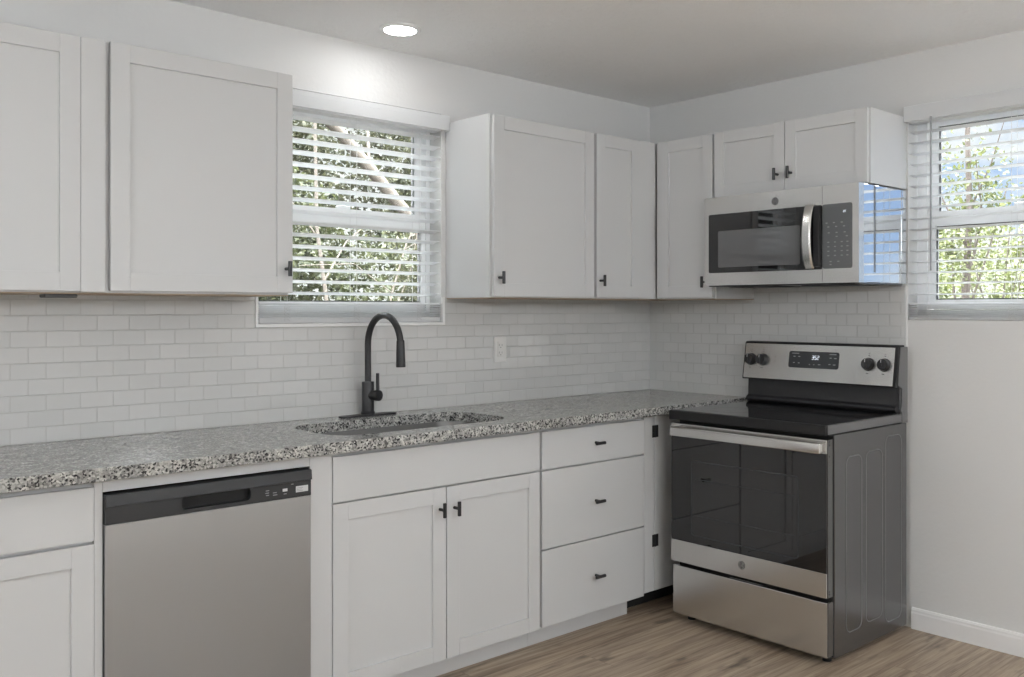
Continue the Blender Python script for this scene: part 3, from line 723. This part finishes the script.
# ---------------------------------------------------------------- venetian blinds
def blind(W_, along, label):
    a0, z0, a1, z1 = W_
    L = a1 - a0
    # local frame: x along the window (left to right seen from inside), -y into the room
    loc, rz = ((a0, 0, 0), 0) if along == 0 else ((0, a1, 0), RZ)
    vz, vx = (.0065, -.012) if along == 0 else (.018, -.003)
    t = thing('venetian_blind', label, 'blind', loc, rz, 'white venetian blinds in the windows')
    e = .006
    xe = L + .022 if along == 0 else L + .012
    v = B(); box(v, (vx, -.034, 2.1085 + vz), (xe, -.022, 2.1730 + vz), .002)
    for q in (vx, xe - .010): box(v, (q, -.0225, 2.1085 + vz), (q + .010, -.0012, 2.1730 + vz), .001)
    box(v, (vx, -.0345, 2.152 + vz), (xe, -.0335, 2.1532 + vz))
    obj('valance', v, 'slat', t)
    h = B(); box(h, (e, -.008, 2.105 + vz), (L - e, .046, 2.1640 + vz), .002); obj('headrail', h, 'slat', t)
    pitch = .0455; z = 1.4030; slats = B(); tilt = -.17 if along == 0 else -.06
    def slat(bm, z, dx0=0, dx1=0, tl=tilt, sag=.0018):
        n = 6; th_ = .0026; up = []; dn = []
        for k in range(n + 1):
            s = k / n - .5; y = .021 + .050 * s * math.cos(tl); zz = z + .050 * s * math.sin(tl) + sag * (1 - (2 * s) ** 2)
            up.append((y, zz + th_ / 2)); dn.append((y, zz - th_ / 2))
        prism(bm, up + dn[::-1], 0, e + dx0, L - e + dx1)
    while z < 2.096 + vz:
        slat(slats, z, random.uniform(-.001, .003), random.uniform(-.004, .001)); z += pitch
    obj('slat_panel', slats, 'slat', t)
    st = B()
    for k in range(6): slat(st, 1.3145 + .0075 * k + random.uniform(-.0010, .0010), random.uniform(-.001, .003), random.uniform(-.003, .001), 0, .001)
    obj('slat_stack', st, 'slat', t)
    r = B(); box(r, (e, -.004, 1.3590), (L - e, .047, 1.3680), .003); obj('top_stack_slat', r, 'slat', t)
    r = B(); box(r, (e, -.004, z0 + .0015), (L - e, .047, 1.3100), .004); obj('bottom_rail', r, 'slat', t)
    for f in ((.14, .5, .86) if along == 0 else (.11, .5, .89)):
        c = B()
        tube(c, [(L * f, -.0060, 2.105 + vz), (L * f, -.0060, 1.372)], .0009, 6); tube(c, [(L * f + .001, .0480, 2.105 + vz), (L * f + .001, .0480, 1.372)], .0009, 6)
        for k in range(6):
            zz = 1.300 + .012 * k
            tube(c, [(L * f + .012 * math.sin(a), -.0062 - .0015 * k % .003, zz + .005 * math.cos(a * 1.7)) for a in [k + 6.0 * q / 10 for q in range(11)]], .0009, 5)
        obj('ladder_cord', c, 'cord', t)
    if along == 1:
        w = B(); tube(w, [(.118, -.040, 2.115 + vz), (.118, -.040, 1.500)], .0042, 10); obj('tilt_wand', w, 'wand', t)
        lc = B()
        for dy in (.0, .004): tube(lc, [(L - .10 + dy, -.010, 2.105 + vz), (L - .10 + dy, -.011, 1.45)], .0008, 6)
        obj('lift_cord', lc, 'cord', t)
    return t
blind(WL, 0, 'white venetian blind in the window over the sink, slats open')
blind(WR, 1, 'white venetian blind in the window right of the range, with tilt wand')

# ---------------------------------------------------------------- outdoors
struct('ground', bx((-14, .7, -.5), (22, 22, -.35)), 'lawn')
struct('ground_side', bx((.7, -14, -.5), (22, .7, -.351)), 'lawn')
def leaves(n, blobs, size, seed, flat=.5):
    rnd = random.Random(seed); vs = []; fs = []
    wts = [b_[3] * b_[4] * b_[5] for b_ in blobs]
    for i in range(n):
        cx, cy, cz, rx, ry, rz = rnd.choices(blobs, wts)[0]
        while True:
            p = Vector((rnd.uniform(-1, 1), rnd.uniform(-1, 1), rnd.uniform(-1, 1)))
            if p.length < 1: break
        # clumping: pull towards a few random twig points
        c = Vector((cx + p.x * rx, cy + p.y * ry, cz + p.z * rz))
        g_ = 3.2
        c += Vector((math.sin(c.y * g_ * 2.1 + c.z * 5), math.sin(c.z * g_ * 2.7 + c.x * 4), math.sin(c.x * g_ * 2.3 + c.y * 6))) * .12
        s = size * rnd.uniform(.6, 1.3)
        d = Vector((rnd.gauss(0, 1), rnd.gauss(0, 1), rnd.gauss(0, .7) - .35)).normalized()
        a = Vector((rnd.gauss(0, 1), rnd.gauss(0, 1), rnd.gauss(0, 1)))
        w = d.cross(a).normalized() * s * .28
        nrm = d.cross(w).normalized() * s * .07
        k = len(vs)
        vs += [c, c + d * s * .45 + w + nrm, c + d * s, c + d * s * .45 - w + nrm, c + d * s * .5]
        fs += [(k, k + 1, k + 4), (k + 1, k + 2, k + 4), (k + 2, k + 3, k + 4), (k + 3, k, k + 4)]
    return vs, fs
def foliage(name, vf, m, parent):
    me = bpy.data.meshes.new(name); me.from_pydata([tuple(v) for v in vf[0]], [], vf[1]); me.materials.append(M[m])
    o = bpy.data.objects.new(name, me); COL.objects.link(o); o.parent = parent
    return o
def tree(label, base, trunk, r0, r1, bark, branches, blobs, n, size, leaf, seed, name='tree', cat='tree'):
    t = thing(name, label, cat, base, 0, {'tree': 'trees outside the windows', 'bush': 'bushes outside the right window', 'shrub': 'thin-stemmed shrubs outside the windows'}[name])
    b0 = Vector(base)
    bm = B(); tube(bm, [Vector(p) - b0 for p in trunk], [r0 + (r1 - r0) * k / (len(trunk) - 1) for k in range(len(trunk))], 12); obj('trunk', bm, bark, t, sharp=80)
    for pts, ra, rb in branches:
        bm = B(); tube(bm, [Vector(p) - b0 for p in pts], [ra + (rb - ra) * k / (len(pts) - 1) for k in range(len(pts))], 8); obj('branch', bm, bark, t, sharp=80)
    if blobs: foliage('foliage', leaves(n, [(x - b0.x, y - b0.y, z - b0.z, a, b_, c) for x, y, z, a, b_, c in blobs], size, seed), leaf, t)
    return t
G = -.35
# seen through the left window
tree('leaning pale-trunked tree outside the sink window', (3.1, 5.6, G),
     [(3.1, 5.6, G), (2.75, 5.6, 1.3), (2.21, 5.6, 2.41), (1.32, 5.6, 3.26), (.3, 5.7, 4.1)], .085, .055, 'bark',
     [([(1.7, 5.6, 2.9), (1.8, 5.8, 3.6), (2.2, 6.0, 4.2)], .022, .008), ([(2.4, 5.6, 2.0), (2.8, 5.7, 2.8), (3.0, 5.8, 3.5)], .02, .008)],
     [(1.5, 6.35, 3.4, 1.7, .4, 1.3), (.3, 6.35, 3.2, 1.3, .4, 1.1), (3.0, 6.35, 2.8, 1.0, .4, 1.3)], 17000, .08, 'leaf_olive', 11)
tree('slender upright tree outside the sink window, left of the leaning trunk', (.72, 4.6, G),
     [(.74, 4.6, G), (.66, 4.6, 1.0), (.62, 4.6, 1.5), (.53, 4.6, 2.1), (.5, 4.6, 3.6)], .024, .014, 'bark',
     [([(.6, 4.6, 1.6), (.9, 4.7, 2.0), (1.2, 4.8, 2.2)], .011, .004), ([(.55, 4.6, 2.0), (.2, 4.7, 2.5)], .010, .004)],
     [(.2, 4.95, 1.9, .9, .22, .8), (1.0, 4.98, 1.5, .8, .22, .7), (-.3, 4.95, 1.3, .7, .22, .9)], 9000, .07, 'leaf_green', 12)
tree('low multi-stemmed shrub with bare pale stems outside the sink window', (1.05, 4.0, G),
     [(1.05, 4.0, G), (.98, 4.0, .8), (.95, 4.0, 1.45), (1.12, 4.0, 1.95), (1.30, 4.0, 2.25)], .012, .006, 'bark',
     [([(.98, 4.0, 1.3), (1.2, 4.05, 1.7), (1.32, 4.1, 2.1)], .006, .003), ([(.95, 4.0, 1.5), (.6, 4.05, 1.75), (.1, 4.1, 1.72)], .005, .003), ([(1.1, 4.0, 1.9), (1.5, 4.0, 2.1), (1.8, 4.0, 2.4)], .005, .003)],
     [(1.6, 4.10, 1.5, .5, .2, .7)], 2400, .06, 'leaf_olive', 13, 'shrub', 'shrub')
for k, (x, y, z, rx, rz_, n, lf, lb) in enumerate((
        (-.9, 8.2, 2.2, 1.7, 2.9, 14000, 'leaf_green', 'bushy green tree at the left of the wood outside the sink window'),
        (2.2, 10.4, 2.2, 2.0, 3.6, 16000, 'leaf_olive', 'olive-green tree deep in the wood outside the sink window, centre'),
        (5.0, 8.0, 2.2, 1.6, 3.2, 13000, 'leaf_olive', 'olive-green tree at the right of the wood outside the sink window'))):
    tree(lb, (x, y, G), [(x, y, G), (x + .1, y, 1.5), (x - .1, y, 4.2)], .12, .05, 'bark_dark', [([(x, y, 1.6), (x + .6, y - .4, 2.6), (x + .9, y - .6, 3.4)], .05, .02)],
         [(x, y, z, rx, .9, rz_), (x, y - .3, .6, rx, .7, 1.1)], n, .13, lf, 20 + k)
# seen through the right window
tree('tall thin tree with sparse yellow-green leaves outside the right window', (5.0, .45, G),
     [(5.0, .47, G), (5.0, .43, .8), (5.0, .47, 1.5), (5.0, .43, 2.2), (5.02, .46, 3.0), (5, .4, 3.6)], .05, .016, 'bark_dark',
     [([(5, .45, 1.3), (5, .25, 1.9), (5.1, .12, 2.5)], .013, .005), ([(5, .45, 1.9), (4.9, .65, 2.4), (4.9, .75, 2.9)], .012, .004), ([(5, .46, 2.2), (5.05, .25, 2.7), (5, .12, 3.05)], .010, .004), ([(5, .47, .9), (5, .58, 1.5), (5, .6, 2.2)], .018, .008),
      ([(5, .45, 1.6), (5.1, .35, 2.2), (5, .38, 2.8)], .012, .005), ([(5, .47, 1.1), (4.95, .40, 1.7), (5, .33, 2.3)], .012, .005)],
     [(5, .50, 2.40, .30, .28, .75), (5, .22, 2.55, .26, .26, .45), (5, .68, 1.95, .26, .20, .5), (5, .45, 2.0, .25, .3, .6)], 1700, .055, 'leaf_yellow', 31)
for k, (x, y, z, rx, rz_, n, lf, lb) in enumerate((
        (7.0, 2.25, 1.0, .75, 1.35, 5200, 'leaf_yellow', 'pale yellow-green bush outside the right window, left of the thin tree'),
        (8.2, .60, .95, 1.0, 1.75, 9000, 'leaf_yellow', 'tall bright yellow-green bush outside the right window, behind the thin tree'),
        (6.6, -.45, .8, .66, 1.25, 4600, 'leaf_green', 'green bush outside the right window, right of the thin tree'),
        (12.0, 2.6, 1.2, 2.4, 1.65, 12000, 'leaf_yellow', 'broad light green bush far outside the right window'))):
    tree(lb, (x, y, G), [(x, y, G), (x + .05, y, .6), (x, y + .05, 1.2)], .05, .02, 'bark_dark', [],
         [(x, y, z, rx * .8, rx, rz_)], n, .085, lf, 40 + k, 'bush', 'bush')
tree('bare brown shrub of thin stems outside the right window, beneath the thin tree', (5.6, .42, G),
     [(5.6, .42, G), (5.6, .40, 1.0), (5.6, .30, 2.1)], .016, .006, 'bark_dark',
     [([(5.6, .42, .4 + .1 * k), (5.6 + .1 * math.sin(k * 2), .42 + .30 * math.cos(k * 1.9), 1.3 + .1 * (k % 4)), (5.6, .42 + .42 * math.cos(k * 1.9 + .3), 1.9 + .12 * (k % 3))], .009, .003) for k in range(9)],
     [(5.65, .35, 1.5, .2, .35, .5)], 500, .05, 'leaf_yellow', 51, 'shrub', 'shrub')
